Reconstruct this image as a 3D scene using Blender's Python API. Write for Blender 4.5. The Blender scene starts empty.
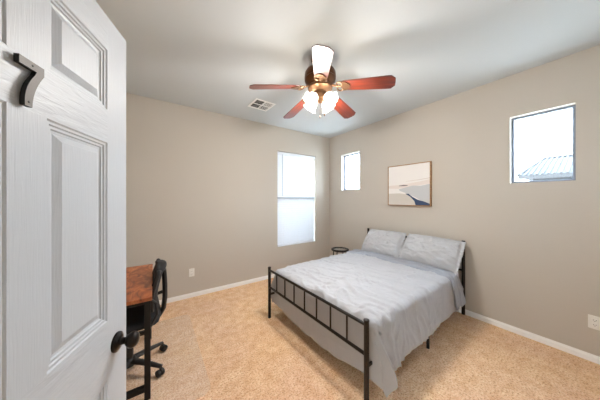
import bpy, bmesh, math, random
from mathutils import Vector, Matrix, noise
random.seed(4)
SC = bpy.context.scene
COL = SC.collection
PI = math.pi
R = math.radians

# ------------------------------------------------------------------ camera, sky, exposure
CAM_H = 1.416
cam_d = bpy.data.cameras.new('camera')
cam = bpy.data.objects.new('camera', cam_d)
COL.objects.link(cam)
cam_d.sensor_width = 36.0
cam_d.lens = 209.4 * 36.0 / 600.0
cam_d.clip_start = 0.02
cam_d.shift_y = -1.0 / 600.0
cam.location = (0, 0, CAM_H)
cam.rotation_euler = (R(90), 0, R(-34.9))
SC.camera = cam

world = bpy.data.worlds.new('sky')
SC.world = world
world.use_nodes = True
wn = world.node_tree.nodes
wl = world.node_tree.links
bg = wn['Background']
tc = wn.new('ShaderNodeTexCoord')
sep = wn.new('ShaderNodeSeparateXYZ')
ramp = wn.new('ShaderNodeValToRGB')
ramp.color_ramp.elements[0].position = 0.0
ramp.color_ramp.elements[0].color = (0.80, 0.90, 1.0, 1)
ramp.color_ramp.elements[1].position = 0.6
ramp.color_ramp.elements[1].color = (0.66, 0.81, 1.0, 1)
wl.new(tc.outputs['Generated'], sep.inputs[0])
wl.new(sep.outputs['Z'], ramp.inputs[0])
wl.new(ramp.outputs[0], bg.inputs['Color'])
bg.inputs['Strength'].default_value = 15.0

SC.view_settings.view_transform = 'Standard'
SC.view_settings.look = 'None'
SC.view_settings.exposure = 0.90
SC.view_settings.gamma = 1.0
SC.view_settings.use_curve_mapping = False
FAN_W = 16.5          # watts of each of the four fan lamps
FAN_COL = (1.0, 0.97, 0.94)
HALL_W = 30.0

# ------------------------------------------------------------------ helpers
def lin(c):
    out = []
    for v in c:
        v = v / 255.0
        out.append(v / 12.92 if v <= 0.04045 else ((v + 0.055) / 1.055) ** 2.4)
    return (out[0], out[1], out[2], 1.0)

def mat(name, rgb, rough=0.6, metal=0.0, spec=0.5):
    m = bpy.data.materials.new(name)
    m.use_nodes = True
    b = m.node_tree.nodes['Principled BSDF']
    b.inputs['Base Color'].default_value = lin(rgb)
    b.inputs['Roughness'].default_value = rough
    b.inputs['Metallic'].default_value = metal
    b.inputs['Specular IOR Level'].default_value = spec
    return m

def nodes(m):
    return m.node_tree.nodes, m.node_tree.links, m.node_tree.nodes['Principled BSDF']

def add_noise_colour(m, rgb1, rgb2, scale=(1, 1, 1), detail=4, lo=0.35, hi=0.65, nscale=5.0, rough=0.55):
    n, l, b = nodes(m)
    t = n.new('ShaderNodeTexCoord'); mp = n.new('ShaderNodeMapping')
    mp.inputs['Scale'].default_value = scale
    nz = n.new('ShaderNodeTexNoise'); nz.inputs['Scale'].default_value = nscale
    nz.inputs['Detail'].default_value = detail; nz.inputs['Roughness'].default_value = rough
    rp = n.new('ShaderNodeValToRGB')
    rp.color_ramp.elements[0].position = lo; rp.color_ramp.elements[0].color = lin(rgb1)
    rp.color_ramp.elements[1].position = hi; rp.color_ramp.elements[1].color = lin(rgb2)
    l.new(t.outputs['Object'], mp.inputs[0]); l.new(mp.outputs[0], nz.inputs['Vector'])
    l.new(nz.outputs['Fac'], rp.inputs[0]); l.new(rp.outputs[0], b.inputs['Base Color'])
    return rp

def add_bump(m, strength=0.2, dist=0.002, scale=(1, 1, 1), nscale=60.0, detail=3, rough=0.5, distortion=0.0, prev=None):
    n, l, b = nodes(m)
    t = n.new('ShaderNodeTexCoord'); mp = n.new('ShaderNodeMapping')
    mp.inputs['Scale'].default_value = scale
    nz = n.new('ShaderNodeTexNoise'); nz.inputs['Scale'].default_value = nscale
    nz.inputs['Detail'].default_value = detail; nz.inputs['Roughness'].default_value = rough
    nz.inputs['Distortion'].default_value = distortion
    bp = n.new('ShaderNodeBump'); bp.inputs['Strength'].default_value = strength
    bp.inputs['Distance'].default_value = dist
    l.new(t.outputs['Object'], mp.inputs[0]); l.new(mp.outputs[0], nz.inputs['Vector'])
    l.new(nz.outputs['Fac'], bp.inputs['Height'])
    if prev is not None:
        l.new(prev.outputs[0], bp.inputs['Normal'])
    l.new(bp.outputs[0], b.inputs['Normal'])
    return bp

def finish(name, bm, mats, parent=None, smooth=False, angle=None):
    bmesh.ops.recalc_face_normals(bm, faces=bm.faces)
    me = bpy.data.meshes.new(name)
    bm.to_mesh(me); bm.free()
    if not isinstance(mats, (list, tuple)):
        mats = [mats]
    for m in mats:
        me.materials.append(m)
    if smooth:
        me.polygons.foreach_set('use_smooth', [True] * len(me.polygons))
        if angle is not None:
            me.set_sharp_from_angle(angle=R(angle))
    o = bpy.data.objects.new(name, me)
    COL.objects.link(o)
    if parent is not None:
        o.parent = parent
    return o

def empty(name, loc=(0, 0, 0), rz=0.0):
    o = bpy.data.objects.new(name, None)
    o.empty_display_size = 0.1
    COL.objects.link(o)
    o.location = loc
    o.rotation_euler = (0, 0, rz)
    return o

def tag(o, label, cat, group=None, kind=None):
    o['label'] = label
    o['category'] = cat
    if group: o['group'] = group
    if kind: o['kind'] = kind
    return o

def structure(o, label=None, cat=None):
    o['kind'] = 'structure'
    if label: o['label'] = label
    if cat: o['category'] = cat
    return o

def copy_tree(o, parent=None):
    c = o.copy()
    COL.objects.link(c)
    if parent is not None:
        c.parent = parent
    for ch in list(o.children):
        copy_tree(ch, c)
    return c

def box(bm, x0, x1, y0, y1, z0, z1, bevel=0.0, seg=2, mi=0, M=None):
    vs = [bm.verts.new(p) for p in ((x0, y0, z0), (x1, y0, z0), (x1, y1, z0), (x0, y1, z0),
                                    (x0, y0, z1), (x1, y0, z1), (x1, y1, z1), (x0, y1, z1))]
    fs = [bm.faces.new([vs[i] for i in q]) for q in ((0, 3, 2, 1), (4, 5, 6, 7), (0, 1, 5, 4), (1, 2, 6, 5), (2, 3, 7, 6), (3, 0, 4, 7))]
    for f in fs: f.material_index = mi
    allv = set(vs)
    if bevel > 0:
        es = list({e for f in fs for e in f.edges})
        r = bmesh.ops.bevel(bm, geom=es, offset=bevel, segments=seg, affect='EDGES', profile=0.5)
        allv = {v for v in r['verts']} | {v for v in vs if v.is_valid}
        for f in r['faces']: f.material_index = mi
    if M is not None:
        bmesh.ops.transform(bm, matrix=M, verts=[v for v in allv if v.is_valid])

def frames(pts, closed=False):
    n = len(pts)
    tang = []
    for i in range(n):
        if closed:
            t = pts[(i + 1) % n] - pts[i - 1]
        else:
            t = pts[min(i + 1, n - 1)] - pts[max(i - 1, 0)]
        tang.append(t.normalized())
    ref = Vector((0, 0, 1)) if abs(tang[0].z) < 0.9 else Vector((1, 0, 0))
    nrm = (ref - tang[0] * ref.dot(tang[0])).normalized()
    out = []
    for i in range(n):
        nrm = (nrm - tang[i] * nrm.dot(tang[i])).normalized()
        out.append((tang[i], nrm, tang[i].cross(nrm)))
    return out

def tube(bm, pts, r, seg=10, closed=False, mi=0, sx=1.0, sy=1.0):
    pts = [Vector(p) for p in pts]
    fr = frames(pts, closed)
    rings = []
    for i, p in enumerate(pts):
        rr = r[i] if isinstance(r, (list, tuple)) else r
        t, a, b = fr[i]
        rings.append([bm.verts.new(p + a * (rr * sx * math.cos(2 * PI * k / seg)) + b * (rr * sy * math.sin(2 * PI * k / seg))) for k in range(seg)])
    n = len(rings)
    for i in range(n if closed else n - 1):
        A, B = rings[i], rings[(i + 1) % n]
        for k in range(seg):
            f = bm.faces.new((A[k], A[(k + 1) % seg], B[(k + 1) % seg], B[k]))
            f.material_index = mi
    if not closed:
        f = bm.faces.new(list(reversed(rings[0]))); f.material_index = mi
        f = bm.faces.new(rings[-1]); f.material_index = mi

def lathe(bm, prof, seg=24, M=None, mi=0, cap0=True, cap1=True, wob=None):
    rings = []
    for j, (r, z) in enumerate(prof):
        ring = []
        for k in range(seg):
            a = 2 * PI * k / seg
            rr = r * (wob(a, j) if wob else 1.0)
            p = Vector((rr * math.cos(a), rr * math.sin(a), z))
            if M is not None: p = M @ p
            ring.append(bm.verts.new(p))
        rings.append(ring)
    for i in range(len(rings) - 1):
        A, B = rings[i], rings[i + 1]
        for k in range(seg):
            f = bm.faces.new((A[k], A[(k + 1) % seg], B[(k + 1) % seg], B[k]))
            f.material_index = mi
    if cap0:
        f = bm.faces.new(list(reversed(rings[0]))); f.material_index = mi
    if cap1:
        f = bm.faces.new(rings[-1]); f.material_index = mi

def prism(bm, outline, z0, z1, M=None, mi=0, mi_top=None):
    a = [bm.verts.new((M @ Vector((x, y, z0))) if M is not None else (x, y, z0)) for x, y in outline]
    b = [bm.verts.new((M @ Vector((x, y, z1))) if M is not None else (x, y, z1)) for x, y in outline]
    n = len(a)
    f = bm.faces.new(list(reversed(a))); f.material_index = mi
    f = bm.faces.new(b); f.material_index = mi if mi_top is None else mi_top
    for k in range(n):
        f = bm.faces.new((a[k], a[(k + 1) % n], b[(k + 1) % n], b[k])); f.material_index = mi

def smooth01(x):
    x = max(0.0, min(1.0, x))
    return x * x * (3 - 2 * x)

def arc_pts(c, r, a0, a1, n, axis='xz'):
    out = []
    for i in range(n + 1):
        a = a0 + (a1 - a0) * i / n
        if axis == 'xz': out.append((c[0] + r * math.cos(a), c[1], c[2] + r * math.sin(a)))
        else: out.append((c[0] + r * math.cos(a), c[1] + r * math.sin(a), c[2]))
    return out

# ------------------------------------------------------------------ materials
M_wall = mat('beige_wall_paint', (197, 189, 178), 0.85, spec=0.2)
b1 = add_bump(M_wall, 0.25, 0.004, nscale=14, detail=5, rough=0.6)
add_bump(M_wall, 0.18, 0.002, nscale=90, detail=2, prev=b1)
M_hall = mat('white_hall_paint', (235, 235, 232), 0.85, spec=0.2)
M_ceil = mat('ceiling_paint', (207, 211, 212), 0.9, spec=0.2)
add_bump(M_ceil, 0.3, 0.004, nscale=22, detail=5, rough=0.6)
M_white = mat('white_trim_paint', (248, 247, 244), 0.45)
M_vinyl = mat('white_vinyl', (225, 228, 232), 0.4)
M_sash = mat('backlit_window_frame_grey', (122, 129, 142), 0.45)  # backlit shade on white frames, put into the base colour
M_plastic = mat('white_plastic', (240, 238, 232), 0.35)
M_dark = mat('dark_slot', (30, 28, 26), 0.6)
M_bed = mat('dark_bronze_steel', (38, 33, 30), 0.42, 0.5)
add_bump(M_bed, 0.08, 0.0005, nscale=300)
M_black = mat('black_plastic', (28, 27, 27), 0.5)
add_bump(M_black, 0.15, 0.0006, nscale=250)
M_blackmetal = mat('black_powder_coat', (20, 19, 18), 0.5, 0.0, 0.3)
add_bump(M_blackmetal, 0.1, 0.0004, nscale=400)
M_mesh = mat('black_chair_fabric', (32, 32, 34), 0.85)
add_bump(M_mesh, 0.5, 0.001, nscale=350)
M_bronze = mat('oil_rubbed_bronze', (36, 32, 30), 0.3, 0.8)
add_bump(M_bronze, 0.08, 0.0005, nscale=200)

M_carpet = mat('tan_carpet', (196, 160, 128), 0.95, spec=0.1)
def carpet():
    n, l, b = nodes(M_carpet)
    t = n.new('ShaderNodeTexCoord')
    def nz(scale, det, ro=0.6):
        q = n.new('ShaderNodeTexNoise'); q.inputs['Scale'].default_value = scale
        q.inputs['Detail'].default_value = det; q.inputs['Roughness'].default_value = ro
        l.new(t.outputs['Object'], q.inputs['Vector']); return q
    f = nz(78, 5, 0.74); c = nz(11, 5, 0.65); d = nz(1.3, 2)
    r1 = n.new('ShaderNodeValToRGB')
    e = r1.color_ramp.elements
    e[0].position = 0.32; e[0].color = lin((184, 138, 104))
    e[1].position = 0.68; e[1].color = lin((255, 244, 214))
    k = r1.color_ramp.elements.new(0.5); k.color = lin((250, 217, 183))
    l.new(f.outputs['Fac'], r1.inputs[0])
    r2 = n.new('ShaderNodeValToRGB')
    e = r2.color_ramp.elements
    e[0].position = 0.35; e[0].color = lin((236, 218, 203)); e[1].position = 0.65; e[1].color = (1, 1, 1, 1)
    l.new(c.outputs['Fac'], r2.inputs[0])
    mx = n.new('ShaderNodeMixRGB'); mx.blend_type = 'MULTIPLY'; mx.inputs[0].default_value = 0.9
    l.new(r1.outputs[0], mx.inputs[1]); l.new(r2.outputs[0], mx.inputs[2])
    r3 = n.new('ShaderNodeValToRGB')
    e = r3.color_ramp.elements
    e[0].position = 0.35; e[0].color = lin((252, 246, 246)); e[1].position = 0.65; e[1].color = lin((255, 250, 238))
    l.new(d.outputs['Fac'], r3.inputs[0])
    m2 = n.new('ShaderNodeMixRGB'); m2.blend_type = 'MULTIPLY'; m2.inputs[0].default_value = 1.0
    l.new(mx.outputs[0], m2.inputs[1]); l.new(r3.outputs[0], m2.inputs[2])
    l.new(m2.outputs[0], b.inputs['Base Color'])
    bp = n.new('ShaderNodeBump'); bp.inputs['Strength'].default_value = 0.7; bp.inputs['Distance'].default_value = 0.01
    l.new(f.outputs['Fac'], bp.inputs['Height']); l.new(bp.outputs[0], b.inputs['Normal'])
carpet()

def door_paint(name, scale, st):
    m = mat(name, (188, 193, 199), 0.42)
    add_bump(m, st, 0.004, scale=scale, nscale=10, detail=3, rough=0.55, distortion=0.6)
    return m
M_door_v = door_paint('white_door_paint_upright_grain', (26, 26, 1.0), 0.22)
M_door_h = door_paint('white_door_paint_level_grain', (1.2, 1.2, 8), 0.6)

M_glass = bpy.data.materials.new('window_glass'); M_glass.use_nodes = True
def glass_setup(m, tint, gloss):
    n = m.node_tree.nodes; l = m.node_tree.links
    n.remove(n['Principled BSDF'])
    tr = n.new('ShaderNodeBsdfTransparent'); tr.inputs['Color'].default_value = tint
    gl = n.new('ShaderNodeBsdfGlossy'); gl.inputs['Roughness'].default_value = 0.02
    mx = n.new('ShaderNodeMixShader'); mx.inputs[0].default_value = gloss
    l.new(tr.outputs[0], mx.inputs[1]); l.new(gl.outputs[0], mx.inputs[2])
    l.new(mx.outputs[0], n['Material Output'].inputs[0])
glass_setup(M_glass, (0.94, 0.97, 0.98, 1), 0.04)

M_slat = bpy.data.materials.new('white_blind_slat'); M_slat.use_nodes = True
def slat_setup():
    n, l, b = nodes(M_slat)
    b.inputs['Base Color'].default_value = lin((236, 238, 241)); b.inputs['Roughness'].default_value = 0.5
    tr = n.new('ShaderNodeBsdfTranslucent'); tr.inputs['Color'].default_value = lin((244, 247, 250))
    mx = n.new('ShaderNodeMixShader'); mx.inputs[0].default_value = 0.098
    l.new(b.outputs[0], mx.inputs[1]); l.new(tr.outputs[0], mx.inputs[2])
    l.new(mx.outputs[0], n['Material Output'].inputs[0])
slat_setup()

def cloth(name, rgb, crinkle=0.5):
    m = mat(name, rgb, 0.9, spec=0.15)
    m.node_tree.nodes['Principled BSDF'].inputs['Sheen Weight'].default_value = 0.15
    p = add_bump(m, crinkle, 0.010, scale=(1.0, 2.2, 1.0), nscale=13, detail=6, rough=0.62, distortion=0.5)
    add_bump(m, 0.2, 0.001, nscale=500, detail=1, prev=p)
    return m
M_duvet = cloth('pale_grey_cotton', (178, 179, 183), 0.65)
M_fold = cloth('blue_grey_cotton', (156, 160, 169), 0.45)
M_pillow = cloth('light_grey_pillow_cotton', (186, 187, 190), 0.6)
M_sheet = cloth('grey_fitted_sheet', (196, 200, 212), 0.25)

# ------------------------------------------------------------------ room shell
XW, XE, YS, YN, ZC = -0.50, 3.137, -0.75, 3.374, 2.74
T = 0.15

def wall_panel(name, axis, at, out, u0, u1, holes, z0=0.0, z1=ZC):
    """wall whose inner face lies at `at`; `out` = signed thickness; holes = (u0,u1,z0,z1)"""
    bm = bmesh.new()
    us = sorted({u0, u1} | {h[0] for h in holes} | {h[1] for h in holes})
    zs = sorted({z0, z1} | {h[2] for h in holes} | {h[3] for h in holes})
    def P(u, z, d):
        return (u, at + d, z) if axis == 'y' else (at + d, u, z)
    def hole(um, zm):
        return any(h[0] < um < h[1] and h[2] < zm < h[3] for h in holes)
    for d in (0.0, out):
        for i in range(len(us) - 1):
            for j in range(len(zs) - 1):
                if hole((us[i] + us[i + 1]) / 2, (zs[j] + zs[j + 1]) / 2): continue
                bm.faces.new([bm.verts.new(P(u, z, d)) for u, z in ((us[i], zs[j]), (us[i + 1], zs[j]), (us[i + 1], zs[j + 1]), (us[i], zs[j + 1]))])
    for (a, b, c, d) in list(holes) + [(u0, u1, z0, z1)]:
        for (p, q) in (((a, c), (b, c)), ((b, c), (b, d)), ((b, d), (a, d)), ((a, d), (a, c))):
            if (a, b, c, d) in holes and p[1] == q[1] == z0: continue
            bm.faces.new([bm.verts.new(P(p[0], p[1], 0)), bm.verts.new(P(q[0], q[1], 0)), bm.verts.new(P(q[0], q[1], out)), bm.verts.new(P(p[0], p[1], out))])
    bmesh.ops.remove_doubles(bm, verts=bm.verts, dist=1e-5)
    return structure(finish(name, bm, M_wall))

W1 = (1.852, 2.748, 0.535, 2.300)      # window with the blind (on x)
W2 = (2.562, 3.018, 1.590, 2.305)      # narrow window (on y)
W3 = (0.127, 0.554, 1.585, 2.292)      # square window (on y)
DOOR = (-0.475, 0.305, 0.0, 2.05)
wall_panel('wall_north', 'y', YN, T, XW, XE, [W1])
wall_panel('wall_east', 'x', XE, T, YS - T, YN + T, [W2, W3])
W4 = (2.15, 2.43, 1.585, 2.295)       # unseen high window added behind the camera for fill daylight (on x)
wall_panel('wall_south', 'y', YS, -T, XW, XE, [W4])
wall_panel('wall_west', 'x', XW, -T, YS - T, YN + T, [DOOR])

bm = bmesh.new(); box(bm, XW - 1.6, XE + T, YS - T, YN + T, -0.12, 0.0)
structure(finish('floor', bm, M_carpet), 'tan textured carpet covering the bedroom floor', 'floor')
bm = bmesh.new(); box(bm, XW - 1.6, XE + T, YS - T, YN + T, ZC, ZC + 0.12)
structure(finish('ceiling', bm, M_ceil), 'off white textured ceiling', 'ceiling')

# unseen hallway beyond the doorway, added with white walls to bounce fill light
def slab(name, dims, m):
    bm = bmesh.new(); box(bm, *dims); return structure(finish(name, bm, m))
slab('wall_hall_west', (XW - 1.6, XW - 1.5, YS - T, YN + T, 0, ZC), M_hall)
slab('wall_hall_south', (XW - 1.5, XW - T, YS - T, YS, 0, ZC), M_hall)
slab('wall_hall_north', (XW - 1.5, XW - T, 1.6, 1.7, 0, ZC), M_hall)

def baseboard(name, axis, at, sgn, u0, u1):
    prof = [(0, 0), (0.013, 0), (0.013, 0.040), (0.011, 0.047), (0.006, 0.052), (0.005, 0.060), (0, 0.062)]
    bm = bmesh.new()
    ring = []
    for u in (u0, u1):
        ring.append([bm.verts.new((u, at + sgn * d, z) if axis == 'y' else (at + sgn * d, u, z)) for d, z in prof])
    n = len(prof)
    for k in range(n):
        bm.faces.new((ring[0][k], ring[0][(k + 1) % n], ring[1][(k + 1) % n], ring[1][k]))
    bm.faces.new(ring[0]); bm.faces.new(ring[1])
    return structure(finish(name, bm, M_white), 'white painted baseboard along the ' + name.split('_')[1] + ' wall', 'baseboard')
baseboard('baseboard_north', 'y', YN, -1, XW, XE)
baseboard('baseboard_east', 'x', XE, -1, YS, YN - 0.013)
baseboard('baseboard_south', 'y', YS, 1, XW, XE - 0.013)
baseboard('baseboard_west', 'x', XW, 1, 0.40, YN - 0.013)

# door casing (trim) round the doorway
bm = bmesh.new()
for y0, y1 in ((DOOR[0] - 0.06, DOOR[0]), (DOOR[1], DOOR[1] + 0.06)):
    box(bm, XW, XW + 0.014, y0, y1, 0, 2.11, 0.003, 1)
box(bm, XW, XW + 0.014, DOOR[0] - 0.06, DOOR[1] + 0.06, 2.05, 2.11, 0.003, 1)
structure(finish('trim_1', bm, M_white), 'white casing around the doorway', 'trim')

# ------------------------------------------------------------------ windows
def ring_frame(bm, axis, at0, at1, u0, u1, z0, z1, w):
    """rectangular frame of width w between depth at0..at1"""
    def bx(a, b, c, d):
        if axis == 'y': box(bm, a, b, min(at0, at1), max(at0, at1), c, d, 0.003, 1)
        else: box(bm, min(at0, at1), max(at0, at1), a, b, c, d, 0.003, 1)
    bx(u0, u0 + w, z0, z1); bx(u1 - w, u1, z0, z1)
    bx(u0 + w, u1 - w, z0, z0 + w); bx(u0 + w, u1 - w, z1 - w, z1)

def pane(axis, at, u0, u1, z0, z1, parent):
    bm = bmesh.new()
    if axis == 'y': box(bm, u0, u1, at - 0.003, at + 0.003, z0, z1)
    else: box(bm, at - 0.003, at + 0.003, u0, u1, z0, z1)
    return finish('pane', bm, M_glass, parent)

e = 0.001
bm = bmesh.new(); ring_frame(bm, 'y', YN + 0.085, YN + 0.145, W1[0] + e, W1[1] - e, W1[2] + e, W1[3] - e, 0.045)
w1 = structure(finish('window_1', bm, M_vinyl), 'tall white single-hung window behind the closed blind', 'window')
pane('y', YN + 0.115, W1[0] + 0.04, W1[1] - 0.04, W1[2] + 0.04, W1[3] - 0.04, w1)
bm = bmesh.new(); box(bm, W1[0] + 0.04, W1[1] - 0.04, YN + 0.066, YN + 0.135, 1.412, 1.456, 0.004, 1)
finish('meeting_rail', bm, M_vinyl, w1)
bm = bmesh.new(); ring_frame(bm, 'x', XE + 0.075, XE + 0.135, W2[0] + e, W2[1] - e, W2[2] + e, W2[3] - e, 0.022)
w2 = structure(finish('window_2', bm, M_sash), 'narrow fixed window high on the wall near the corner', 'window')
pane('x', XE + 0.105, W2[0] + 0.02, W2[1] - 0.02, W2[2] + 0.02, W2[3] - 0.02, w2)
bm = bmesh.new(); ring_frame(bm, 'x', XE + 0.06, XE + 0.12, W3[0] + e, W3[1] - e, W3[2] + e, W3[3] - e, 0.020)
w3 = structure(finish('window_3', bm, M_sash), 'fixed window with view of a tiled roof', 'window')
pane('x', XE + 0.09, W3[0] + 0.018, W3[1] - 0.018, W3[2] + 0.018, W3[3] - 0.018, w3)

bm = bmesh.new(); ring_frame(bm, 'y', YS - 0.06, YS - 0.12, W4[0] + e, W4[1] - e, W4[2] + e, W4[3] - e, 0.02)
w4 = structure(finish('fill_window_4', bm, M_sash), 'unseen high window added behind the camera for fill daylight', 'window')
pane('y', YS - 0.09, W4[0] + 0.018, W4[1] - 0.018, W4[2] + 0.018, W4[3] - 0.018, w4)
# blind
bl = tag(empty('window_blind', (0, 0, 0)), 'white horizontal slat blind covering the tall window', 'blind')
bm = bmesh.new(); box(bm, W1[0] + 0.006, W1[1] - 0.006, YN + 0.006, YN + 0.062, W1[3] - 0.062, W1[3] - 0.010, 0.004, 1)
finish('headrail', bm, M_slat, bl)
bm = bmesh.new()
nsl, sp = 40, 0.0417
for i in range(nsl):
    z = W1[3] - 0.080 - i * sp
    a = R(-79)
    n_ = 6
    up, lo = [], []
    for k in range(n_ + 1):
        q = -0.025 + 0.05 * k / n_
        camb = 0.0035 * (1 - (2 * k / n_ - 1) ** 2)
        dy = q * math.cos(a) - camb * math.sin(a)
        dz = q * math.sin(a) + camb * math.cos(a)
        for lst, off in ((up, 0.0012), (lo, -0.0012)):
            lst.append((YN + 0.036 + dy - off * math.sin(a), z + dz + off * math.cos(a)))
    loop = up + lo[::-1]
    A = [bm.verts.new((W1[0] + 0.012, y, zz)) for y, zz in loop]
    B = [bm.verts.new((W1[1] - 0.012, y, zz)) for y, zz in loop]
    m_ = len(loop)
    for k in range(m_):
        bm.faces.new((A[k], A[(k + 1) % m_], B[(k + 1) % m_], B[k]))
    bm.faces.new(A); bm.faces.new(B)
finish('slats', bm, M_slat, bl)
bm = bmesh.new(); box(bm, W1[0] + 0.012, W1[1] - 0.012, YN + 0.010, YN + 0.060, W1[2] + 0.002, W1[2] + 0.034, 0.004, 1)
finish('bottom_rail', bm, M_slat, bl)
bm = bmesh.new(); box(bm, W1[0] + 0.004, W1[1] - 0.004, YN + 0.004, YN + 0.062, 1.424, 1.450, 0.004, 1)  # grey stand-in added for the window's meeting rail seen through the slats
finish('meeting_rail_stand_in', bm, mat('grey_stand_in_rail', (176, 180, 185), 0.5), bl)
bm = bmesh.new()
for x in (W1[0] + 0.13, (W1[0] + W1[1]) / 2, W1[1] - 0.14):
    for y in (YN + 0.013, YN + 0.060):
        tube(bm, [(x, y, W1[2] + 0.02), (x, y, W1[3] - 0.06)], 0.0012, 5)
finish('ladder_cord', bm, M_plastic, bl)
bm = bmesh.new(); tube(bm, [(W1[0] + 0.105, YN + 0.002, W1[3] - 0.055), (W1[0] + 0.105, YN + 0.000, 1.47)], 0.0045, 6)
finish('tilt_wand', bm, mat('clear_grey_wand', (170, 176, 182), 0.3), bl)

# ------------------------------------------------------------------ outside
bm = bmesh.new(); box(bm, -40, 60, -40, 60, -0.3, -0.121)
structure(finish('ground', bm, mat('pale_gravel', (214, 208, 198), 0.9)), 'pale gravel yard outside', 'ground')
house = tag(empty('neighbouring_house', (17, 2.0, -0.12)), 'neighbouring house with a ribbed tile roof seen through the square window', 'house')
M_stucco = mat('brown_stucco', (46, 44, 43), 0.9); add_bump(M_stucco, 0.3, 0.01, nscale=12)
M_tile = mat('pale_roof_tile', (196, 192, 188), 0.8); add_noise_colour(M_tile, (38, 36, 35), (50, 47, 45), nscale=3)
bm = bmesh.new(); box(bm, 0.0, 7.0, -9.0, 0.10, 0, 2.70)
for k in range(15):                   # lapped boards
    box(bm, -0.03, 0.0, -9.0, 0.10, 0.02 + k * 0.178, 0.02 + k * 0.178 + 0.165)
finish('wall', bm, M_stucco, house)
ez, rz_ = 2.80, 4.12
EC, RC = Vector((-0.6, 0.58, ez)), Vector((3.5, 0.02, rz_))
E2, R2 = Vector((-0.6, -9.6, ez)), Vector((3.5, -9.0, rz_))
B1, B2 = Vector((7.6, 0.58, ez)), Vector((7.6, -9.6, ez))
bm = bmesh.new()
box(bm, -0.62, -0.58, -9.6, 0.58, 2.60, 2.79)
box(bm, -0.58, 7.6, -9.58, 0.56, 2.70, 2.78)
finish('fascia', bm, M_stucco, house)
bm = bmesh.new()
for q in ((EC, E2, R2, RC), (EC, RC, B1), (B1, RC, R2, B2), (E2, B2, R2)):
    bm.faces.new([bm.verts.new(p) for p in q])
bmesh.ops.remove_doubles(bm, verts=bm.verts, dist=1e-4)
sl = (rz_ - ez) / 4.1
y = 0.50
while y > -9.4:                       # ribs of barrel tiles on the facing slope
    lim = min(4.1, (0.58 - y) * 4.1 / 0.56, (y + 9.6) * 4.1 / 0.6)
    if lim > 0.3:
        tube(bm, [(-0.64, y, ez + 0.02), (-0.6 + lim, y, ez + sl * lim + 0.02)], 0.05, 6)
    y -= 0.2
tube(bm, [EC + Vector((0, 0, .03)), RC + Vector((0, 0, .03)), R2 + Vector((0, 0, .03))], 0.08, 8)
finish('roof', bm, M_tile, house, True, 50)

# ------------------------------------------------------------------ entry door
DA = R(20.3)
DE = Vector((-0.089, 1.061, 0)); DD = Vector((-math.sin(DA), -math.cos(DA), 0))
DH = DE + DD * 0.762                     # hinge corner
# local frame: +X from hinge to free edge, +Y = into the slab (away from camera side), Z up
ang = math.atan2(-DD.y, -DD.x)
bm = bmesh.new()
DW, DZ0, DZ1, DT = 0.762, 0.012, 2.033, 0.035
xs = [0, 0.115, 0.338, 0.424, 0.647, DW]
zs = [DZ0, 0.215, 0.804, 1.003, 1.606, 1.717, 1.920, DZ1]
rings_ = [(0, 0), (0.004, 0.0035), (0.010, 0.0035), (0.013, 0.007), (0.019, 0.007), (0.022, 0.0105), (0.028, 0.0115), (0.046, 0.003)]
def door_face(y, s):
    for i in range(5):
        for j in range(7):
            x0, x1, z0, z1 = xs[i], xs[i + 1], zs[j], zs[j + 1]
            if i in (1, 3) and j in (1, 3, 5):
                prev = None
                for ins, dep in rings_:
                    cur = [bm.verts.new((px, y + s * dep, pz)) for px, pz in ((x0 + ins, z0 + ins), (x1 - ins, z0 + ins), (x1 - ins, z1 - ins), (x0 + ins, z1 - ins))]
                    if prev:
                        for k in range(4):
                            bm.faces.new((prev[k], prev[(k + 1) % 4], cur[(k + 1) % 4], cur[k]))
                    prev = cur
                bm.faces.new(prev)
            else:
                f = bm.faces.new([bm.verts.new((px, y, pz)) for px, pz in ((x0, z0), (x1, z0), (x1, z1), (x0, z1))])
                if i in (1, 2, 3) and j in (0, 2, 4, 6): f.material_index = 1
door_face(0, 1); door_face(DT, -1)
for (p, q) in (((0, DZ0), (DW, DZ0)), ((DW, DZ0), (DW, DZ1)), ((DW, DZ1), (0, DZ1)), ((0, DZ1), (0, DZ0))):
    bm.faces.new([bm.verts.new((p[0], 0, p[1])), bm.verts.new((q[0], 0, q[1])), bm.verts.new((q[0], DT, q[1])), bm.verts.new((p[0], DT, p[1]))])
bmesh.ops.remove_doubles(bm, verts=bm.verts, dist=1e-5)
door = finish('door_1', bm, [M_door_v, M_door_h])
# camera side must be local y = 0 side: normal of that side (-Y local) points to the room
door.location = DH
door.rotation_euler = (0, 0, ang)
structure(door, 'white six-panel door standing open with a metal 7 on it', 'door')
# door furniture
KX, KZ = 0.697, 0.900
def knob(name, y0, sgn):
    Mx = Matrix.Translation((KX, y0, KZ)) @ Matrix.Rotation(R(90) * sgn, 4, 'X')
    bm = bmesh.new()
    lathe(bm, [(0.0335, 0), (0.0345, 0.003), (0.033, 0.007), (0.027, 0.009), (0.026, 0.011), (0.020, 0.013), (0.013, 0.015), (0.0115, 0.024), (0.012, 0.030),
               (0.019, 0.035), (0.0255, 0.043), (0.0275, 0.052), (0.0255, 0.060), (0.019, 0.066), (0.009, 0.069), (0.001, 0.0695)], 28, Mx)
    return finish(name, bm, M_bronze, door, True, 50)
k1 = knob('door_knob', 0.0, 1); k1['label'] = 'dark bronze round door knob on a round rose'
knob('door_knob', DT, -1)
bm = bmesh.new(); box(bm, DW - 0.0005, DW + 0.0012, 0.006, 0.029, KZ - 0.028, KZ + 0.028)
finish('latch_plate', bm, M_bronze, door)
for z in (0.2, 1.0, 1.83):
    bm = bmesh.new(); tube(bm, [(-0.006, -0.004, z - 0.045), (-0.006, -0.004, z + 0.045)], 0.006, 10)
    box(bm, -0.004, 0.0, 0.001, 0.03, z - 0.045, z + 0.045)
    finish('hinge', bm, M_bronze, door, True, 40)
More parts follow.
